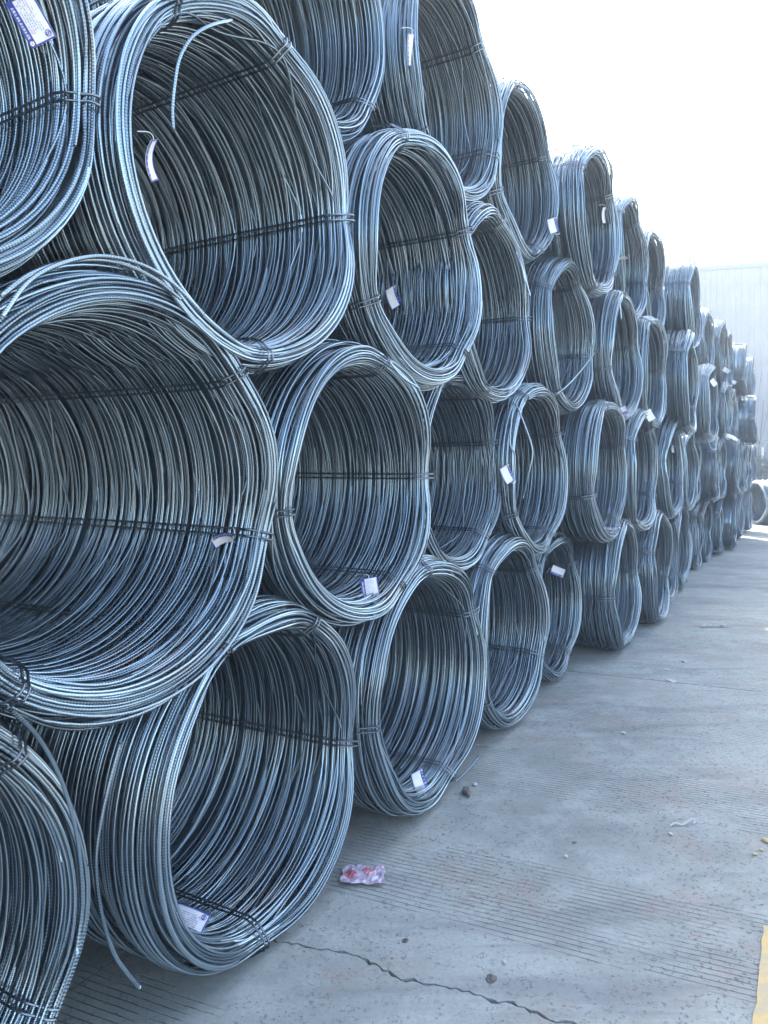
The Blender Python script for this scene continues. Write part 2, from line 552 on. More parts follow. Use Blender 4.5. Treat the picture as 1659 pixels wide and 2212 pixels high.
def tie_mesh(name, seed, L=1.45, rin=0.49, rout=0.6, dw=0.0115, rad=0.0038, strands=2, gap=0.020):
    """Binding round the bundle, at angle 0 (local +Y); rotate about X to place."""
    rng = random.Random(seed)
    lines = []
    for k in range(strands):
        pts = []
        off = 0.015
        def pt(x, r, tz): pts.append((-x, r, tz))
        z0 = (k - (strands - 1) / 2) * gap
        ri, ro = rin + 0.008 - off, rout - 0.006 + off
        wob = lambda: rng.uniform(-0.0012, 0.0012)
        m = (rin + rout) / 2
        f = 0.028
        for t in np.linspace(0.10, L - 0.10, 5): pt(t, ri + rng.uniform(-.002, .001), z0 + wob() * 1.5)
        pt(L - 0.04, ri + .02, z0 + wob()); pt(L + .012 - f * .3, m - .02, z0); pt(L + .012 - f * .3, m + .02, z0); pt(L - 0.04, ro - .02, z0 + wob())
        for t in np.linspace(L - 0.10, 0.12, 8): pt(t, ro + rng.uniform(-.002, .003), z0 + wob() * 1.5)
        pt(0.07, ro - .014, z0 + wob()); pt(f - .002, ro - .045, z0 + wob()); pt(f - .016, m + .01, z0 + wob()); pt(f - .014, m - .012, z0 + wob()); pt(f + .004, ri + .036, z0 + wob()); pt(0.06, ri + .012, z0 + wob())
        pts.append(pts[0])
        lines.append(smooth_path(pts, 5)[:-1])
    V, Q, U = merge([tube(p, rad, 5, True) for p in lines])
    return np_mesh(name, V, Q, True, U)


TIES = {
    'h0': (43, 141, 232, 344), 'h1': (62, 117, 264, 353), 'h2': (82, 170, 275, 15), 'h3': (75, 190, 300, 2), 'h4': (35, 120, 215, 320),
    'm0': (60, 150, 235, 350), 'm1': (20, 110, 200, 290), 'm2': (85, 185, 275, 5), 'm3': (50, 130, 225, 330), 'm4': (30, 140, 250, 310),
    'f0': (45, 140, 230, 320), 'f1': (20, 120, 205, 300), 'f2': (70, 160, 250, 345)}
MESH = {}
for k, nm in enumerate(('h0', 'h1', 'h2', 'h3', 'h4')):
    MESH[nm] = winding_mesh('winding_' + nm, 11 + k, 84, 5, ties=TIES[nm], loose=(1.0, 1.0, .9, .85, 1.1)[k])
for k, nm in enumerate(('m0', 'm1', 'm2', 'm3', 'm4')):
    MESH[nm] = winding_mesh('winding_' + nm, 31 + k, 70, 4, ties=TIES[nm], loose=(0.8, 0.95, .75, .9, 1.1)[k], pitch=0.0142, layers=4, sparse=2.2)
for k, nm in enumerate(('f0', 'f1', 'f2')):
    MESH[nm] = winding_mesh('winding_' + nm, 51 + k, 44, 3, ties=TIES[nm], loose=(1.1, 1.5, 1.0)[k], pitch=0.019, dw=0.0125, layers=4, sparse=2.5, front_extra=6, oval=0.02)
TIE = [tie_mesh('binding_%d' % k, 70 + k) for k in range(4)]
TIE_FAR = tie_mesh('binding_far', 90, rad=0.005, gap=0.022)
TIE3 = tie_mesh('binding_wide', 91, gap=0.035)

# tier centre heights
Z = {'D': 0.60, 'C': 1.64, 'B': 2.67, 'A': 3.69}
GROUPS = {'D': 'rebar coils standing in the bottom tier', 'C': 'rebar coils in the second tier up', 'B': 'rebar coils in the third tier up', 'A': 'rebar coils in the top tier'}
COILS = {}


RIGHT = dict(D1=200, D2=797, D3=1052, D4=1187, D5=1260, D6=1390, D7=1457, D8=1471, D9=1495, D10=1524, D11=1541, D12=1568, D13=1598, D14=1609, D15=1626,
             C1=602, C2=945, C3=1090, C4=1229, C5=1360, C6=1425, C7=1482, C8=1511, C9=1519, C10=1562, C11=1572, C12=1604, C13=1618, C14=1626, C15=1636,
             B1=232, B2=770, B3=1042, B4=1153, B5=1287, B6=1388, B7=1445, B8=1515, B9=1554, B10=1582, B11=1595, B12=1605, B13=1638,
             A2=843, A3=1087, A4=1205, A5=1342, A6=1402, A7=1441, A8=1521, A9=1545, A10=1574, A11=1586, A12=1618, A13=1632)

# distance of the front centre where a coil is set back or stands proud of the common face
YS_FIX = dict(A2=3.02, A3=4.1, A4=5.08, A5=6.1, A6=7.2, A7=8.3, B4=4.53, B5=5.72, B6=6.72, B7=7.76, C3=4.27, C4=5.15, C5=6.25, C6=7.27, C7=8.5, D4=4.74, D5=5.76, D6=6.72)


def coil(key, u, top, bot, mesh, label, Y=None, roll=0.0, yaw=0.0, dia=None, mat=None, group=None, tilt=0.0, tie=None, L=1.0, dz=0.0):
    a = (u - W_PX / 2) / F_PX
    X = None
    if key in RIGHT:                                          # the far edge of the front ring fixes the place along the stack
        ar = (RIGHT[key] - W_PX / 2) / F_PX
        Y = YS_FIX.get(key, Y)
        if Y is None:
            Y = C0 / (N.x * ar + N.y) - 0.58 * D.y
        X = ar * (Y + 0.58 * D.y) - 0.58 * D.x
    if X is None:
        Y = Y or C0 / (N.x * a + N.y)
        X = a * Y
    zt, zb = EYE - (top - HOR) / F_PX * Y, EYE - (bot - HOR) / F_PX * Y
    d = dia or (zt - zb)
    row = key[0]
    zc = (zt + zb) / 2
    if row in Z: zc = 0.5 * zc + 0.5 * Z[row]
    if row == 'D' or row == 'F': zc = d / 2 + 0.002
    s = d / (2 * R_OUT) * 1.015
    zc += dz
    root = empty('rebar_coil', (X, Y, zc - d / 2), WALL - PI / 2 + math.radians(yaw))
    root.scale = (L, s, s)
    if tilt: root.rotation_euler[1] = math.radians(tilt)
    tag(root, label, 'rebar coil', group or GROUPS.get(row))
    r = math.radians(roll)
    w = link('winding', MESH[mesh], mat or M_STEEL, root, (0, 0, R_OUT), (r, 0, 0))
    far = mesh[0] == 'f'
    for i, t in enumerate(TIES[mesh]):
        tm = TIE_FAR if far else (tie or TIE[(i + len(COILS)) % 4])
        link('binding_wire', tm, M_TIE, root, (0, 0, R_OUT), (r + math.radians(t), 0, 0))
    COILS[key] = root
    return root


for m_ in list(MESH.values()): m_.materials.append(M_STEEL)
for m_ in TIE + [TIE_FAR, TIE3]: m_.materials.append(M_TIE)

# bottom tier
coil('D1', -270, 0, 0, 'h4', 'rusty-edged rebar coil at the bottom left, cut by the picture edge', dia=1.2, roll=10)
coil('D2', 560, 1314, 2103, 'h1', 'large bottom-tier rebar coil with a loose tail hanging off its left side', yaw=3, dia=1.2)
coil('D3', 922, 1230, 1768, 'h2', 'bottom-tier rebar coil with a white and blue tag lying inside its lower rim', roll=15)
coil('D4', 1115, 1172, 1583, 'm0', 'narrow bottom-tier rebar coil on the concrete between the tagged ones', roll=-18)
coil('D5', 1218, 1160, 1478, 'm1', 'bottom-tier rebar coil set back, with a tag high inside its opening', Y=5.65, roll=15)
coil('D6', 1350, 1128, 1410, 'm2', 'bottom-tier rebar coil with two bright level bindings, seen mostly from the side', Y=6.63, roll=0, yaw=2)
coil('D7', 1443, 1104, 1348, 'm1', 'bottom-tier rebar coil with a curled messy crown, jutting towards the yard', Y=7.82, roll=-40, yaw=2)
coil('D8', 1462, 1120, 1303, 'm3', 'dark slim bottom-tier rebar coil just past the messy-crowned one', Y=8.95, dia=1.13)
coil('D8b', 1480, 1110, 1270, 'm2', 'bottom-tier rebar coil pushed back behind its neighbours, barely showing', Y=9.85, dia=1.15, roll=20)
coil('D9', 1488, 1110, 1246, 'f1', 'slim bottom-tier rebar coil tapering to a bound point at the ground', Y=10.8, dia=1.15)
coil('D10', 1519, 1085, 1229, 'f0', 'dark bottom-tier rebar coil with a level binding just above the ground', Y=11.8, yaw=3)
coil('D11', 1536, 1080, 1215, 'f2', 'small bottom-tier rebar coil with its lower lip curled like a hook', Y=12.65, dia=1.08)
coil('D12', 1563, 1075, 1199, 'f1', 'square-sided dark bottom-tier rebar coil under the double-bound one', Y=13.65, yaw=4, roll=30)
coil('D13', 1592, 1065, 1186, 'f0', 'last wide bottom-tier rebar coil, its right edge bright over the concrete', Y=14.6, yaw=5, roll=-20)
coil('D14', 1605, 1060, 1163, 'f2', 'thin bottom-tier rebar coil behind the last wide one', Y=16.6, roll=40)
coil('D15', 1617, 1055, 1145, 'f1', 'thin bottom-tier rebar coil with bright curved lower lip near the end', Y=18.2, roll=60)
# second tier
coil('C1', 268, 560, 1560, 'h0', 'largest rebar coil, opening fills the left middle of the picture', dia=1.25, L=1.12, dz=-0.035)
coil('C2', 760, 757, 1368, 'h3', 'second-tier rebar coil holding a white and blue tag in its lower bowl')
coil('C3', 1010, 797, 1238, 'm0', 'second-tier rebar coil with flattened bottom lip, tag at its right edge', roll=-40)
coil('C4', 1168, 830, 1205, 'm1', 'second-tier rebar coil with a bent loose wire dangling across its opening', roll=10)
coil('C5', 1303, 870, 1175, 'm3', 'second-tier rebar coil with a tag lying flat on its bottom lip', roll=-25)
coil('C6', 1385, 889, 1153, 'm2', 'second-tier rebar coil with a smooth dark interior and a low inner binding', roll=-35)
coil('C7', 1456, 907, 1126, 'm4', 'second-tier rebar coil with a tiny white tag on its right binding', roll=30)
coil('C8', 1492, 936, 1113, 'm0', 'second-tier rebar coil with a low double binding across its bright side', Y=10.1, roll=-10)
coil('C9', 1512, 950, 1094, 'f2', 'slim second-tier rebar coil squeezed behind the double-bound one', Y=11.2, dia=1.0)
coil('C10', 1550, 945, 1091, 'f0', 'boxy second-tier rebar coil with a level binding along its bottom', Y=12.3, yaw=4, roll=10)
coil('C11', 1566, 945, 1085, 'f2', 'slim second-tier rebar coil behind the boxy one', Y=13.2, dia=1.1)
coil('C12', 1596, 948, 1073, 'f1', 'second-tier rebar coil with a strip of white cloth on its crown', Y=14.4, yaw=3, roll=15)
coil('C13', 1611, 962, 1073, 'f0', 'small second-tier rebar coil with a flared top', Y=15.6, dia=1.05)
coil('C14', 1620, 960, 1062, 'f2', 'narrow second-tier rebar coil near the far end of the stack', Y=17.0, roll=20)
coil('C15', 1630, 962, 1036, 'f1', 'loose see-through rebar coil at the very end of the second tier', Y=18.6, dia=0.95, roll=70, L=0.7)
# third tier
coil('B1', -400, 0, 0, 'h2', 'third-tier rebar coil at the upper left edge carrying a large blue-edged tag', dia=1.2, roll=-15)
coil('B2', 545, -8, 790, 'h1', 'big third-tier rebar coil with a wire end hanging down into its opening', dia=1.24, roll=12, dz=-0.03)
coil('B3', 935, 290, 838, 'h4', 'third-tier rebar coil with a tag inside its left rim', roll=-5)
coil('B4', 1085, 450, 870, 'm3', 'third-tier rebar coil with unravelling wires along its right rim', roll=30)
coil('B5', 1228, 562, 893, 'm0', 'third-tier rebar coil with one wire crossing its lower opening diagonally', roll=0)
coil('B6', 1342, 633, 917, 'm2', 'third-tier rebar coil with a pinkish tag in its bottom and a wire stub on top', roll=12)
coil('B7', 1416, 692, 940, 'm4', 'third-tier rebar coil with an untidy looped crown and pale tag below', roll=-20)
coil('B8', 1495, 718, 945, 'm1', 'third-tier rebar coil jutting out, a smooth wide side below its crown', Y=8.85, yaw=3, roll=40)
coil('B9', 1540, 796, 962, 'm3', 'third-tier rebar coil with a white tag on its right shoulder', Y=11.4, roll=10)
coil('B10', 1568, 838, 961, 'f0', 'dull third-tier rebar coil beneath the two small tagged ones', Y=13.4, dia=1.08)
coil('B11', 1590, 842, 962, 'f1', 'third-tier rebar coil with a level mid binding near the far end', Y=14.7, dia=1.12, roll=25)
coil('B12', 1601, 856, 968, 'f2', 'slim third-tier rebar coil tucked behind the last wide one', Y=15.8)
coil('B13', 1630, 857, 962, 'f1', 'last third-tier rebar coil, a wide box with spiky crown', Y=16.4, yaw=5, roll=-25)
# top tier
coil('A2', 700, -300, 281, 'm3', 'top-tier rebar coil at the upper edge, only its lower bowl in view', dia=1.2, roll=-5)
coil('A3', 985, -125, 442, 'm0', 'top-tier rebar coil cut by the top edge, thin white tag on its left rim', roll=-10, dia=1.22, tie=TIE3)
coil('A4', 1146, 180, 560, 'm2', 'top-tier rebar coil against the sky with a blue-edged tag on its right rim', roll=25)
coil('A5', 1288, 320, 636, 'm4', 'top-tier rebar coil against the sky with a slack arc of wire over its crown', roll=10)
coil('A6', 1372, 428, 695, 'm0', 'top-tier rebar coil with smooth hazy interior and a level binding', Y=7.2, roll=-5)
coil('A7', 1427, 492, 722, 'm1', 'slim top-tier rebar coil with a crimped crown', Y=8.3, roll=-15)
coil('A8', 1503, 556, 742, 'm3', 'wide top-tier rebar coil with sunlit spiky crown, jutting out', Y=9.4, yaw=2, roll=35, dia=1.14)
coil('A9', 1535, 664, 812, 'm0', 'top-tier rebar coil just below the jutting one, binding across its middle', Y=12.3, roll=20)
coil('A10', 1568, 695, 842, 'f2', 'top-tier rebar coil against the warehouse with a pinkish tag', Y=13.5, roll=0)
coil('A11', 1582, 712, 843, 'f0', 'small top-tier rebar coil against the warehouse with a pale tag', Y=14.5, dia=1.15)
coil('A12', 1612, 741, 857, 'f1', 'top-tier rebar coil with glinting sunlit crown near the far end', Y=16.0, yaw=4)
coil('A13', 1623, 765, 855, 'f2', 'last top-tier rebar coil, its browned edge against the warehouse', Y=17.6, roll=40, mat=M_STEEL_OLD)
# the single coil standing apart beyond the end of the stack
coil('F1', 1628, 1040, 1135, 'f0', 'single rebar coil standing apart beyond the end of the stack', Y=20.4, yaw=-142, group='rebar coils lying loose on the yard', dia=1.19, roll=30)

# second stack, a coil's length behind the first; seen only through the gaps
rb = random.Random(21)
for row, off in (('D', 0.0), ('C', 0.6), ('B', 0.0), ('A', 0.6)):
    s = -1.6 + off
    while s < 19.5:
        p = D * s + N * (C0 - 1.53)
        root = empty('rebar_coil', (p.x, p.y, Z[row] - 0.6 + 0.002), WALL - PI / 2 + rb.uniform(-.03, .03))
        tag(root, 'steel rebar coil in the stack behind, seen only through the gaps of the front one', 'rebar coil', 'rebar coils of the stack behind')
        mk = rb.choice(('f0', 'f1', 'f2'))
        link('winding', MESH[mk], None, root, (0, 0, R_OUT), (rb.uniform(0, 6.28), 0, 0))
        s += 1.24

# ------------------------------------------------------------------ loose wires (parts of their coils)
bpy.context.view_layer.update()


def loose(key, pts, rad=0.0056, name='loose_end', mat=None):
    root = COILS[key]
    inv = root.matrix_world.inverted()
    P = smooth_path([inv @ at(*p) for p in pts], 8)
    me = tube_mesh(name, [P], rad, 6)
    return link(name, me, mat or M_STEEL, root)


loose('B2', [(500, 44, 2.32), (455, 55, 2.24), (415, 80, 2.2), (388, 125, 2.18), (377, 180, 2.18), (372, 235, 2.18), (374, 281, 2.18)])
loose('D2', [(262, 1600, 2.02), (235, 1697, 2.0), (214, 1796, 1.98), (207, 1872, 1.97), (219, 1972, 1.98), (245, 2056, 2.02), (272, 2098, 2.06), (301, 2133, 2.10)], 0.0065)
loose('D2', [(322, 1700, 2.2), (328, 1780, 2.2), (343, 1850, 2.2), (362, 1915, 2.22), (384, 1968, 2.28)])
loose('C4', [(1112, 868, 4.55), (1122, 890, 4.5), (1136, 925, 4.5), (1147, 958, 4.5), (1150, 985, 4.5), (1140, 1030, 4.52), (1130, 1075, 4.6)])
loose('C4', [(1112, 866, 4.55), (1105, 905, 4.5), (1102, 960, 4.48), (1112, 985, 4.5), (1108, 1060, 4.5)])
loose('B5', [(1284, 762, 5.6), (1255, 800, 5.5), (1228, 830, 5.45), (1204, 850, 5.45)])
loose('B6', [(1337, 630, 6.5), (1339, 655, 6.45), (1342, 690, 6.45)], 0.007)
loose('B4', [(1115, 545, 4.42), (1128, 580, 4.4), (1134, 610, 4.42), (1130, 585, 4.46), (1145, 640, 4.5)])
loose('D3', [(985, 1688, 3.62), (1010, 1664, 3.66), (1036, 1633, 3.72)])
loose('A5', [(1186, 326, 6.0), (1215, 319, 5.95), (1250, 314, 5.95), (1283, 317, 6.0)])
loose('C1', [(0, 690, 1.52), (60, 610, 1.62), (130, 570, 1.72), (215, 553, 1.84), (300, 570, 1.95), (370, 610, 2.06), (440, 680, 2.16)])
loose('C1', [(0, 640, 1.6), (70, 590, 1.68), (160, 563, 1.78), (250, 566, 1.9), (330, 600, 2.02), (390, 645, 2.1)])
loose('D1', [(20, 1530, 1.62), (80, 1590, 1.7), (130, 1680, 1.78), (165, 1800, 1.84), (178, 1940, 1.86), (165, 2060, 1.84)])
loose('B3', [(905, 838, 3.3), (880, 800, 3.22), (1000, 800, 3.6)][:1] + [(870, 815, 3.25), (840, 780, 3.2)])
loose('B13', [(1634, 935, 16.2), (1641, 960, 16.3), (1652, 962, 16.4), (1655, 950, 16.5)], 0.007)
loose('B9', [(1530, 955, 11.2), (1536, 968, 11.1), (1547, 970, 11.1), (1543, 958, 11.2)], 0.007)

# ------------------------------------------------------------------ tags
M_CARD = plain('tag_card', (0.66, 0.64, 0.65), 0.45, var=0.04)
M_BLUE = plain('tag_blue', (0.008, 0.035, 0.24), 0.4, var=0.1)
M_INK = plain('tag_ink', (0.25, 0.27, 0.42), 0.5, var=0.2)
M_NAVY = plain('tag_navy', (0.05, 0.05, 0.35), 0.5, var=0.1)
M_ORANGE = plain('tag_orange', (0.85, 0.35, 0.08), 0.5, var=0.1)
M_RED = plain('tag_red', (0.7, 0.15, 0.12), 0.5, var=0.1)
M_THREAD = plain('tag_wire', (0.5, 0.52, 0.53), 0.35, metal=0.8, var=0.1)
dg = bpy.context.evaluated_depsgraph_get()


def bent(x, y, bend, lift):
    # card curled about its short axis
    return (x, y, lift + bend * (x * 10) ** 2 * 0.1)


def strip_mesh(rects, bend, lift, thick=0.0012):
    v, f = [], []
    for (x0, x1, y0, y1) in rects:
        n = 1 if x1 - x0 < 0.02 else 6
        b = len(v)
        for k in range(n + 1):
            x = x0 + (x1 - x0) * k / n
            v += [bent(x, y0, bend, lift), bent(x, y1, bend, lift), bent(x, y0, bend, lift - thick), bent(x, y1, bend, lift - thick)]
        for k in range(n):
            q = b + 4 * k
            f += [(q, q + 4, q + 5, q + 1), (q + 2, q + 3, q + 7, q + 6), (q, q + 2, q + 6, q + 4), (q + 1, q + 5, q + 7, q + 3)]
        f += [(b, b + 1, b + 3, b + 2), (b + 4 * n, b + 4 * n + 2, b + 4 * n + 3, b + 4 * n + 1)]
    return poly_mesh('strip', v, f)


def disc(cx, cy, r0, r1, bend, lift, n=20):
    v, f = [], []
    for k in range(n):
        a = 2 * PI * k / n
        for r in (r0, r1):
            x, y = cx + r * math.cos(a), cy + r * math.sin(a)
            v.append(bent(x, y, bend, lift))
    for k in range(n):
        q, w = 2 * k, 2 * ((k + 1) % n)
        f.append((q, q + 1, w + 1, w))
    return v, f


def make_tag(u, v, label, roll=0, yaw=0, pitch=0, size=1.0, bend=0.3, detail=0, push=0.02, Y=None, wire=(0.0, 0.05), blue_top=True, card=None, flip=False):
    """A card tag resting against whatever the line of sight meets; local x is its long side."""
    d = (at(u, v, 1) - Vector((0, 0, EYE))).normalized()
    if Y is None:
        hit, loc, nrm, idx, ob, mt = sc.ray_cast(dg, Vector((0, 0, EYE)), d)
        Y = (loc.y if hit else 5.0)
    p = at(u, v, Y - push)
    root = empty('product_tag', p)
    # face the camera, then turn
    base = d.to_track_quat('-Z', 'Y').to_matrix().to_4x4()
    rot = base @ Matrix.Rotation(math.radians(yaw), 4, 'Y') @ Matrix.Rotation(math.radians(pitch), 4, 'X') @ Matrix.Rotation(math.radians(roll), 4, 'Z')
    root.rotation_euler = rot.to_euler()
    root.scale = (size, size, size)
    tag(root, label, 'product tag', 'paper tags wired to the coils')
    hx, hy = 0.060, 0.040
    link('card', strip_mesh([(-hx, hx, -hy, hy)], bend, 0.0), card or M_CARD, root)
    if blue_top:
        e = 0.004
        link('blue_border', strip_mesh([(-hx, hx, hy - 0.019, hy), (-hx, hx, -hy, -hy + e), (-hx, -hx + e, -hy + e, hy - .019), (hx - e, hx, -hy + e, hy - .019)], bend, 0.0012, 0.0008), M_BLUE, root)
        # title characters as small square blocks in the blue strip
        rr = random.Random(int(u))
        ch = []
        nch = 11 if detail else 5
        for k in range(nch):
            x = -hx + 0.022 + k * ((2 * hx - 0.035) / nch); w_ = 0.0058 if detail else 0.006
            yb = hy - 0.0135
            ch += [(x, x + w_, yb + 0.0062, yb + 0.0074), (x + w_ * .4, x + w_ * .6, yb, yb + 0.0062), (x + .0005, x + w_ - .0005, yb + 0.003, yb + 0.0042)]
            if k % 2: ch += [(x, x + 0.001, yb, yb + 0.006)]
            if k % 3 == 0: ch += [(x + w_ - .001, x + w_, yb, yb + 0.006)]
        link('title_lettering', strip_mesh(ch, bend, 0.0020, 0.0006), M_CARD, root)
        vv, ff = disc(-hx + 0.010, hy - 0.0095, 0.0, 0.0062, bend, 0.0023)
        link('round_emblem', poly_mesh('disc', vv, ff), M_CARD, root)
        vv, ff = disc(-hx + 0.010, hy - 0.0095, 0.0, 0.0035, bend, 0.0027)
        link('emblem_centre', poly_mesh('disc', vv, ff), M_ORANGE, root)
        rows = []
        if detail:
            for k in range(6):
                y = hy - 0.026 - k * 0.0068
                x = -hx + 0.028 + (0.0 if k < 4 else 0.0)
                while x < hx - 0.012:
                    w_ = rr.uniform(0.002, 0.007)
                    if rr.random() < 0.8: rows.append((x, min(x + w_, hx - .008), y, y + 0.0022))
                    x += w_ + rr.uniform(0.0012, 0.004)
            link('printed_rows', strip_mesh(rows, bend, 0.0020, 0.0006), M_INK, root)
            link('red_stamp', strip_mesh([(-hx + .030, -hx + .036, hy - .0275, hy - .0265), (-hx + .030, -hx + .036, hy - .0235, hy - .0225), (-hx + .030, -hx + .031, hy - .0265, hy - .0235), (-hx + .035, -hx + .036, hy - .0265, hy - .0235)], bend, 0.0028, 0.0005), M_RED, root)
            # round logo: open ring and an S stroke
            cx, cy = -hx + 0.0165, -hy + 0.0155
            vv, ff = disc(cx, cy, 0.0072, 0.0090, bend, 0.0022)
            ring = link('logo_ring', poly_mesh('disc', vv, ff), M_NAVY, root)
            S = [(math.cos(a) * .0033, .0030 + math.sin(a) * .0030) for a in np.linspace(0.3, 4.7, 10)] + [(math.cos(a) * .0033, -.0030 + math.sin(a) * .0030) for a in np.linspace(1.5, -2.8, 10)]
            pts = [bent(cx + x, cy + y, bend, 0.0022) for x, y in S]
            link('logo_letter', tube_mesh('s', [smooth_path(pts, 3)], 0.0011, 4), M_NAVY, root)
    # wire that holds it
    a = (hx - 0.008, 0, bend * 0.03 + 0.001)
    link('tie_wire', tube_mesh('tag_wire', [smooth_path([a, (hx + 0.01, wire[0] * .3, 0.012), (hx + 0.02 + wire[0], wire[1] * .4, 0.004), (hx + 0.02 + wire[0], wire[1], -0.02)], 5)], 0.0016, 5), M_THREAD, root)
    return root


make_tag(68, 44, 'large white tag with blue edges and orange emblem at the upper left corner', roll=125, yaw=-12, size=0.74, detail=1, push=0.05, Y=1.6, bend=0.1)
make_tag(407, 1986, 'white tag with round logo on the lip of the coil with the loose tail', roll=150, yaw=0, pitch=-30, size=1.0, detail=1, push=0.10, bend=-0.2)
make_tag(800, 1276, 'white tag with blue left edge in the lower bowl of a second-tier coil', roll=100, yaw=12, size=0.95, detail=1, push=0.03)
make_tag(848, 642, 'tag with blue lower edge hanging inside the left rim of a third-tier coil', roll=-65, yaw=40, size=1.0, push=0.05, wire=(0, .03))
make_tag(322, 345, 'twisted white tag edge-on beside the left rim of the big third-tier coil', roll=95, yaw=76, size=0.9, push=0.05, bend=0.5, Y=2.12)
make_tag(482, 1164, 'pale tag seen edge-on above the inner binding of the largest coil', roll=22, pitch=50, size=0.6, push=0.10, bend=0.6)
make_tag(906, 1690, 'white tag with blue right edge in the bottom of a bottom-tier coil', roll=-65, yaw=35, size=0.95, push=0.04)
make_tag(1095, 1024, 'white tag with blue lower edge between two second-tier coils', roll=-60, yaw=35, size=0.95, push=0.06)
make_tag(1205, 1234, 'white tag with blue lower edge high inside the set-back bottom-tier coil', roll=160, yaw=10, size=0.95, push=0.04)
make_tag(886, 108, 'thin white tag seen edge-on against the rim of the cut-off top coil', roll=90, yaw=72, size=1.15, push=0.02, bend=0.1)
make_tag(1194, 487, 'grey-white tag with blue right edge on the rim of a top-tier coil', roll=-75, yaw=20, size=0.9, push=0.08)
make_tag(1304, 465, 'thin upright white tag in the opening of the coil with the slack arc', roll=90, yaw=70, size=1.1, push=0.05, blue_top=False)
make_tag(1343, 887, 'pinkish tag in the bottom of the coil with a wire stub on top', roll=-160, yaw=0, size=0.8, push=0.05)
make_tag(1403, 897, 'pale pink tag below the coil with the untidy looped crown', roll=-60, yaw=20, size=0.9, push=0.05, blue_top=False)
make_tag(1320, 1142, 'white tag lying nearly flat on the bottom lip of a second-tier coil', roll=0, pitch=-70, size=0.95, push=0.06)
make_tag(1454, 970, 'tiny white tag on the right binding of a second-tier coil', roll=80, yaw=55, size=0.7, push=0.04, blue_top=False)
make_tag(1541, 826, 'white tag on the right shoulder of a far third-tier coil', roll=-55, yaw=30, size=1.0, push=0.1, blue_top=False)
make_tag(1569, 800, 'pinkish tag low on a top-tier coil in front of the warehouse', roll=-35, size=1.0, push=0.1, blue_top=False)
make_tag(1584, 825, 'pale tag at the foot of the small top-tier coil by the warehouse', roll=-30, size=0.9, push=0.1, blue_top=False)
make_tag(1346, 557, 'sliver of a white tag between two hazy top-tier coils', roll=0, pitch=65, size=0.6, push=0.05, blue_top=False)

# strip of white cloth on a far crown
cl = smooth_path([at(1566, 940, 13.5), at(1574, 942, 13.5), at(1582, 945, 13.6), at(1590, 950, 13.7)], 4)
cv, cf = [], []
for k, p in enumerate(cl):
    w_ = 0.035 + 0.012 * math.sin(k * 1.7)
    cv += [(p[0], p[1], p[2] + w_), (p[0] + .02, p[1] - .05, p[2] + .3 * w_), (p[0], p[1] - .02, p[2] - w_)]
for k in range(len(cl) - 1):
    b = 3 * k
    cf += [(b, b + 3, b + 4, b + 1), (b + 1, b + 4, b + 5, b + 2)]
cm = poly_mesh('cloth', cv, cf, True)
tag(link('cloth_strip', cm, M_CARD), 'strip of white cloth lying over the crown of a far second-tier coil', 'cloth strip')

# ------------------------------------------------------------------ warehouse
WD = Vector((0.958, -0.287, 0)).normalized(); WN = Vector((-WD.y, WD.x, 0)) * -1      # along the facade; towards the camera
W0 = at(1511, 1000, 33.8); W0.z = 0
M_CLAD = plain('warehouse_cladding', (0.235, 0.232, 0.238), 0.5, metal=0.0, var=0.10, scale=1.2)
M_TRIM = plain('warehouse_trim', (0.20, 0.225, 0.225), 0.5, var=0.06)
M_PLINTH = plain('plinth_render', (0.20, 0.21, 0.22), 0.85, var=0.25, scale=3, bump=0.01)
wh = empty('warehouse', W0, math.atan2(WD.y, WD.x))
tag(wh, 'pale ribbed metal warehouse closing the yard beyond the stack', 'warehouse')
PW = 1.04; Z0, Z1 = 2.6, 10.45
prof = []
for k in range(4):
    x = k * PW / 4
    prof += [(x + 0.0, 0), (x + 0.185, 0), (x + 0.205, -0.028), (x + 0.235, -0.028)]
prof.append((PW - 0.0015, 0))
pv = [(x, y, z) for z in (Z0, Z1) for x, y in prof]
np_ = len(prof)
pm = poly_mesh('cladding_panel', pv, [(k, k + 1, np_ + k + 1, np_ + k) for k in range(np_ - 1)])
bv, bf = [], []
for zz in (3.1, 4.6, 6.1, 7.6, 9.1):
    for k in range(2):
        x = 0.10 + k * 0.52
        v_, f_ = box_geo(x - .016, x + .016, -.018, .0, zz - .016, zz + .016)
        bf += [tuple(i + len(bv) for i in q) for q in f_]; bv += v_
scm = poly_mesh('cladding_screws', bv, bf)
M_SCREW = plain('screw_caps', (0.22, 0.24, 0.27), 0.5, metal=0.5)
for k in range(-14, 16):
    p_ = link('cladding_panel', pm, M_CLAD, wh, (k * PW, 0, 0))
    link('screw_heads', scm, M_SCREW, p_)
v_, f_ = box_geo(-14 * PW - .1, 16 * PW + .1, -0.06, 14, Z1, Z1 + 0.17)
link('roof', poly_mesh('roof', v_, f_), M_TRIM, wh)
v_, f_ = box_geo(-14 * PW - .1, 16 * PW + .1, -0.09, -0.062, Z1 + .05, Z1 + 0.2)
link('eaves_trim', poly_mesh('eaves', v_, f_), M_TRIM, wh)
v_, f_ = box_geo(-14 * PW, 16 * PW, 0.02, 13.9, 0, Z1 - .003)
link('wall', poly_mesh('wall_core', v_, f_), M_PLINTH, wh)
v_, f_ = box_geo(-14 * PW, 16 * PW, -0.12, 0.018, 0, Z0 - 0.03)
link('plinth', poly_mesh('plinth', v_, f_), M_PLINTH, wh)
v_, f_ = box_geo(-14 * PW, 16 * PW, -0.16, 0.018, Z0 - 0.028, Z0 - .002)
link('plinth_flashing', poly_mesh('flashing', v_, f_), M_TRIM, wh)
v_, f_ = box_geo(2.52, 2.60, -0.30, -0.22, 0, 2.4)
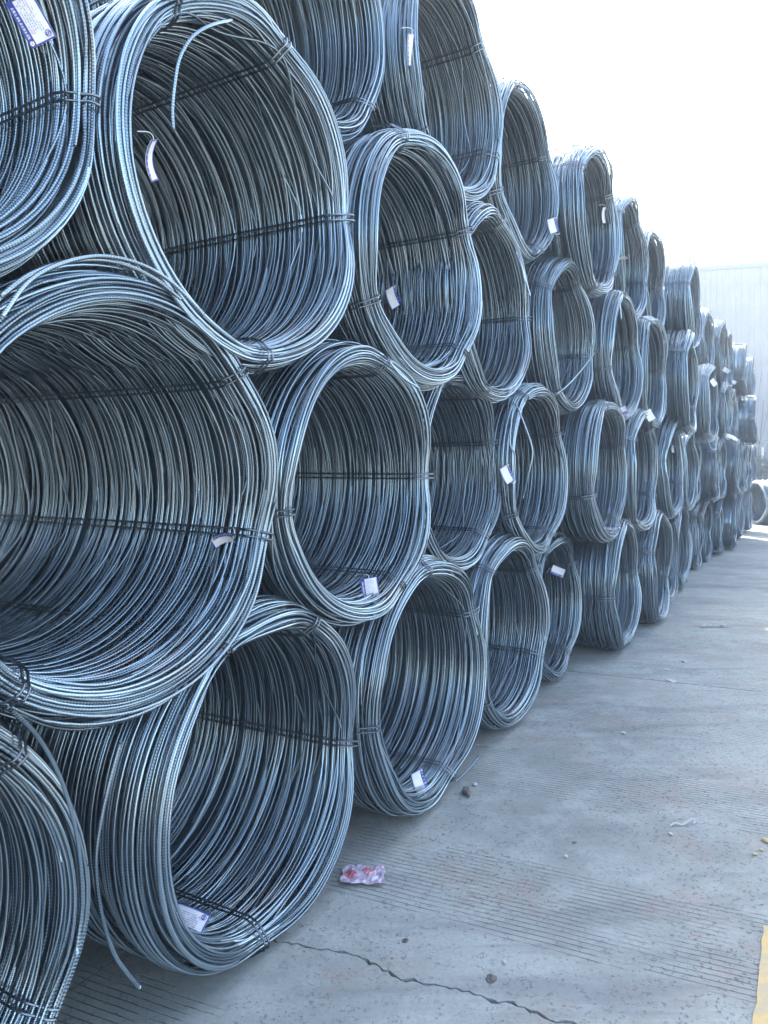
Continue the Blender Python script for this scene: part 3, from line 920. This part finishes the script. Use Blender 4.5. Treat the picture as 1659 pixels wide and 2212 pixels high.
tag(link('white_post', poly_mesh('post', [tuple(wh.matrix_basis @ Vector(a)) for a in v_], f_), M_CARD), 'thin white post in front of the warehouse plinth', 'post')

# ------------------------------------------------------------------ shrubs and sapling
ml = NT('shrub_leaf')
oi = ml.n('ShaderNodeNewGeometry')
nl = ml.noise(oi.outputs['Position'], 5, 3)
ml.l(ml.mix(ml.step(nl, .35, .65), (0.022, 0.045, 0.02), (0.07, 0.11, 0.045)), ml.b.inputs['Base Color'])
ml.b.inputs['Roughness'].default_value = 0.6
M_LEAF = ml.m
M_BARK = plain('bark', (0.10, 0.085, 0.07), 0.9, var=0.3)


def shrub(loc, w, h, seed, label, n=5000):
    rng = np.random.default_rng(seed)
    root = empty('shrub', loc)
    tag(root, label, 'shrub', 'shrubs along the warehouse')
    cen = rng.uniform([-w, -w * .5, h * .25], [w, w * .5, h * .85], (14, 3))
    rr_ = rng.uniform(.25, .5, 14) * h * .55
    c = rng.integers(0, 14, n)
    dirs = rng.standard_normal((n, 3)); dirs /= np.linalg.norm(dirs, axis=1)[:, None]
    P = cen[c] + dirs * (rr_[c] * rng.uniform(.5, 1.05, n))[:, None]
    P = P[P[:, 2] > 0.03]; n = len(P)
    a = rng.standard_normal((n, 3)); a /= np.linalg.norm(a, axis=1)[:, None]
    b = np.cross(a, rng.standard_normal((n, 3))); b /= np.linalg.norm(b, axis=1)[:, None]
    sz = rng.uniform(.02, .05, n)[:, None]
    V = np.stack([P - a * sz, P + b * sz * .5, P + a * sz, P - b * sz * .5], 1).reshape(-1, 3)
    Q = np.arange(4 * n).reshape(-1, 4)
    link('foliage', np_mesh('foliage', V, Q, False), M_LEAF, root)
    lines = []
    for k in range(7):
        e = cen[k]
        lines.append(smooth_path([(rng.uniform(-.1, .1), rng.uniform(-.1, .1), 0), (e[0] * .4, e[1] * .5, e[2] * .55), tuple(e)], 5))
    link('stem', tube_mesh('stem', lines, 0.012, 5), M_BARK, root)


def wp(x, y): return W0 + WD * x + WN * y


p0 = wp(1.6, 0.9); shrub((p0.x, p0.y, 0), 0.9, 2.5, 3, 'dark green shrub beside the end of the stack, before the warehouse plinth')
p0 = wp(3.3, 1.0); shrub((p0.x, p0.y, 0), 0.9, 2.3, 5, 'dark green shrub behind the lone coil, right of the other')
p0 = wp(0.0, 0.9); shrub((p0.x, p0.y, 0), 0.8, 1.5, 8, 'dark green shrub almost hidden by the end of the stack')

sp = empty('bare_sapling', at(1640, 1096, 28.3))
sp.location.z = 0
tag(sp, 'leafless thin sapling rising beyond the far end of the stack', 'sapling')
bpy.context.view_layer.update()
inv = sp.matrix_world.inverted()
YS = 28.3
lines_px = [[(1641, 1096), (1642, 1040), (1638, 990), (1643, 940), (1647, 900), (1649, 865)], [(1641, 960), (1651, 925), (1659, 880), (1664, 850)],
            [(1640, 985), (1634, 930), (1637, 880), (1641, 835), (1646, 805)], [(1643, 1000), (1655, 975), (1668, 930)]]
link('trunk', tube_mesh('trunk', [smooth_path([inv @ at(u, v, YS) for u, v in lines_px[0]], 6)], 0.014, 5), M_BARK, sp)
for k in (1, 2, 3):
    link('branch', tube_mesh('branch', [smooth_path([inv @ at(u, v, YS + .1 * k) for u, v in lines_px[k]], 6)], 0.008, 5), M_BARK, sp)

# ------------------------------------------------------------------ litter on the yard
def gpt(u, v): return at(u, v, EYE * F_PX / (v - HOR))


def crumple(name, u, v, lx, ly, mat, label, cat, rot=0, seed=0, nx=14, ny=9, hgt=0.02):
    rng = random.Random(seed)
    c = gpt(u, v)
    V, Fc = [], []
    ph = [rng.uniform(0, 6) for _ in range(6)]
    for j in range(ny + 1):
        for i in range(nx + 1):
            x = (i / nx - .5) * lx; y = (j / ny - .5) * ly
            ex = 1 + .035 * math.sin(j * 1.3 + ph[0]) + rng.uniform(-.02, .02) if i in (0, nx) else 1
            ey = 1 + .05 * math.sin(i * .8 + ph[1]) + rng.uniform(-.03, .03) if j in (0, ny) else 1
            z = hgt * (abs(math.sin(x / lx * 9 + ph[2] + y / ly * 3)) * .5 + abs(math.sin(y / ly * 7 + ph[3] - x / lx * 4)) * .4 + rng.uniform(0, .45))
            V.append((x * ex, y * ey, 0.004 + z))
    for j in range(ny):
        for i in range(nx):
            a = j * (nx + 1) + i
            Fc.append((a, a + 1, a + nx + 2, a + nx + 1))
    me = poly_mesh(name, V, Fc)
    o = link(name, me, mat, None, (c.x, c.y, 0), (0, 0, rot))
    sol = o.modifiers.new('s', 'SOLIDIFY'); sol.thickness = 0.0012
    return tag(o, label, cat)


mw = NT('wrapper_print')
tc = mw.n('ShaderNodeTexCoord'); sx = mw.n('ShaderNodeSeparateXYZ'); mw.l(tc.outputs['Object'], sx.inputs[0])
vd = mw.n('ShaderNodeVectorMath', operation='DISTANCE'); mw.l(tc.outputs['Object'], vd.inputs[0]); vd.inputs[1].default_value = (-.055, 0.0, 0.01)
dsk = mw.math('SUBTRACT', 1.0, mw.step(vd.outputs['Value'], 0.026, 0.032))
vd2 = mw.n('ShaderNodeVectorMath', operation='DISTANCE'); mw.l(tc.outputs['Object'], vd2.inputs[0]); vd2.inputs[1].default_value = (.02, 0.025, 0.01)
d2 = mw.math('MULTIPLY', mw.math('SUBTRACT', 1.0, mw.step(vd2.outputs['Value'], 0.022, 0.034)), mw.step(mw.noise(tc.outputs['Object'], 30, 3), .42, .5))
nz = mw.noise(tc.outputs['Object'], 38, 5, .7)
nz2 = mw.noise(tc.outputs['Object'], 14, 3, .7)
c_ = mw.mix(mw.step(nz2, .4, .6), (0.42, 0.34, 0.42), (0.34, 0.24, 0.33))
c_ = mw.mix(mw.math('MULTIPLY', mw.step(nz, .5, .56), .55), c_, (0.55, 0.52, 0.57))
c_ = mw.mix(mw.math('MULTIPLY', mw.math('ADD', dsk, d2, clamp=True), mw.step(nz, .3, .42)), c_, (0.36, 0.05, 0.08))
mw.l(mw.mix(0.25, c_, (0.38, 0.33, 0.38)), mw.b.inputs['Base Color']); mw.b.inputs['Roughness'].default_value = 0.25
crumple('crumpled_wrapper', 785, 1896, 0.175, 0.13, mw.m, 'crumpled pink and white plastic wrapper with red print on the concrete', 'wrapper', rot=math.radians(-2), seed=2, hgt=0.014)
M_WHITE = plain('pale_litter', (0.42, 0.41, 0.40), 0.7, var=0.15)
M_YEL = plain('yellow_scrap', (0.42, 0.34, 0.16), 0.7, var=0.2)
M_BRN = plain('brown_litter', (0.075, 0.065, 0.06), 0.6, var=0.6, scale=60)
M_GREYM = plain('scrap_metal', (0.35, 0.38, 0.40), 0.35, metal=0.6, var=0.4, scale=25)


def stone(u, v, r, mat, label, cat='pebble', flat=0.5, seed=0, name='pebble', stretch=1.3):
    rng = random.Random(seed)
    c = gpt(u, v)
    import bmesh
    bm = bmesh.new(); bmesh.ops.create_icosphere(bm, subdivisions=2, radius=r)
    for q in bm.verts:
        k = 1 + rng.uniform(-.16, .16)
        q.co = Vector((q.co.x * k * stretch, q.co.y * k, max(-r * .45, q.co.z * flat * k)))
    zmin = min(q.co.z for q in bm.verts)
    for q in bm.verts: q.co.z -= zmin
    me = bpy.data.meshes.new(name); bm.to_mesh(me); bm.free()
    o = link(name, me, mat, None, (c.x, c.y, 0.001), (0, 0, rng.uniform(0, 3)))
    return tag(o, label, cat)


def q6(x, y): return ((1300 + x / .9623) * .5486, (2500 + y / .9623) * .5486)


G_P = None
for k, (x, y, r, mt, lab) in enumerate([
        (549, 570, .013, M_WHITE, 'white angular chip just in front of the coil with a tag in its bottom'),
        (1290, 758, .009, M_WHITE, 'small white pebble just left of the white plastic strip'),
        (893, 843, .009, M_WHITE, 'small white pebble alone between the two near groove bands'),
        (1110, 375, .013, M_WHITE, 'small pale lump on bare concrete beyond the groove bands'),
        (1340, 103, .018, M_WHITE, 'round pale stone beyond the cross joint'),
        (1610, 835, .009, M_YEL, 'left yellow flake near the right edge'),
        (1635, 818, .008, M_YEL, 'right yellow flake near the right edge'),
        (610, 1305, .017, M_BRN, 'flat dark stone pressed into the concrete above the crack'),
        (285, 1160, .011, M_BRN, 'small brown stone on the concrete up and left of the flat dark one'),
        (660, 1243, .007, M_WHITE, 'tiny white crumb just above the flat dark stone'),
        (925, 788, .009, M_BRN, 'dark pebble beside a white one between groove bands')]):
    u_, v_ = q6(x, y)
    stone(u_, v_, r, mt, lab, seed=k + 3, flat=0.09 if mt is M_BRN else 0.5, stretch=1.4 if mt is M_BRN else 1.3)
u_, v_ = q6(1293, 175)
stone(u_, v_, .032, M_WHITE, 'flat pale oval disc lying by the cross joint', 'stone', flat=.12, seed=31, name='flat_stone', stretch=1.6)
u_, v_ = q6(1275, 133)
stone(u_, v_, .018, M_WHITE, 'small pale chip just behind the flat oval disc', 'stone', flat=.2, seed=33, name='flat_stone')
u_, v_ = q6(1655, 785)
stone(u_, v_, .016, M_YEL, 'yellow lump at the right edge of the yard', 'pebble', seed=34)

# brown squashed pod
c = gpt(1007, 1716)
rng = random.Random(5)
parts = []
pod = smooth_path([(0, -.045, .012), (.004, -.02, .016), (-.003, .0, .018), (.006, .02, .016), (.002, .045, .010)], 5)
V_, Q_, U_ = tube(pod, [.006 + .010 * math.sin(math.pi * (k + .5) / len(pod)) + .004 * math.sin(k * 1.4) for k in range(len(pod))], 8)
tag(link('brown_husk', np_mesh('husk', V_, Q_, False, U_), M_BRN, None, (c.x, c.y, 0), (0, 0, .1)), 'knobbly brown husk on the concrete in front of a tagged coil', 'husk')

# curled white plastic strip
c = gpt(*q6(1345, 722))
pts = [(-.075, -.012, .004), (-.045, .0, .012), (-.015, -.004, .006), (.02, .012, .014), (.045, .02, .02), (.055, .008, .016), (.04, .002, .010)]
P_ = smooth_path(pts, 5)
sv, sf = [], []
for k, p in enumerate(P_):
    sv += [(p[0], p[1] - .005, p[2]), (p[0], p[1] + .005, p[2] + .002)]
for k in range(len(P_) - 1): sf.append((2 * k, 2 * k + 2, 2 * k + 3, 2 * k + 1))
o = link('plastic_strip', poly_mesh('strip', sv, sf), M_WHITE, None, (c.x, c.y, 0))
o.modifiers.new('s', 'SOLIDIFY').thickness = .0015
tag(o, 'curled thin white plastic strip on the near groove band', 'plastic strip')

# twigs
for k, ((x, y), ln, an, lab) in enumerate([((585, 424), .09, -.2, 'short pale twig at the foot of a bottom-tier coil'), ((705, 437), .06, .1, 'thin curved twig on the concrete right of the pale one')]):
    c = gpt(*q6(x, y))
    P_ = smooth_path([(-ln / 2, 0, .006), (-ln * .1, .008, .010), (ln * .2, .002, .006), (ln / 2, .012, .010)], 5)
    tag(link('twig', tube_mesh('twig', [P_], .003, 5), plain('twig_bark_%d' % k, (0.34, 0.28, 0.2), .8), None, (c.x, c.y, 0), (0, 0, an)), lab, 'twig')

# shredded metal scrap
root = empty('metal_scrap', gpt(1540, 1355))
tag(root, 'shredded silvery scrap lying on open concrete right of the stack', 'scrap')
rng = random.Random(8)
for k in range(9):
    cx, cy = rng.uniform(-.10, .13), rng.uniform(-.06, .06)
    P_ = smooth_path([(cx - rng.uniform(.03, .08), cy, .006), (cx, cy + rng.uniform(-.03, .03), rng.uniform(.012, .03)), (cx + rng.uniform(.03, .08), cy + rng.uniform(-.02, .02), .008)], 4)
    sv, sf = [], []
    w_ = rng.uniform(.006, .014)
    for p in P_: sv += [(p[0], p[1] - w_, p[2]), (p[0], p[1] + w_, p[2] + rng.uniform(-.004, .004))]
    for q in range(len(P_) - 1): sf.append((2 * q, 2 * q + 2, 2 * q + 3, 2 * q + 1))
    o = link('scrap_strip', poly_mesh('strip', sv, sf), M_GREYM, root)
    o.modifiers.new('s', 'SOLIDIFY').thickness = .001

# ------------------------------------------------------------------ haze
mh = bpy.data.materials.new('haze'); mh.use_nodes = True
t = mh.node_tree; t.nodes.clear()
oo = t.nodes.new('ShaderNodeOutputMaterial'); pvn = t.nodes.new('ShaderNodeVolumePrincipled')
pvn.inputs['Color'].default_value = (0.82, 0.90, 1.0, 1)
pvn.inputs['Density'].default_value = HAZE_DENSITY
pvn.inputs['Anisotropy'].default_value = 0.0
t.links.new(pvn.outputs[0], oo.inputs['Volume'])
v_, f_ = box_geo(-85, 85, -85, 85, -1.2, 12.5)
hz = link('haze', poly_mesh('haze', v_, f_), mh)
tag(hz, kind='stuff')
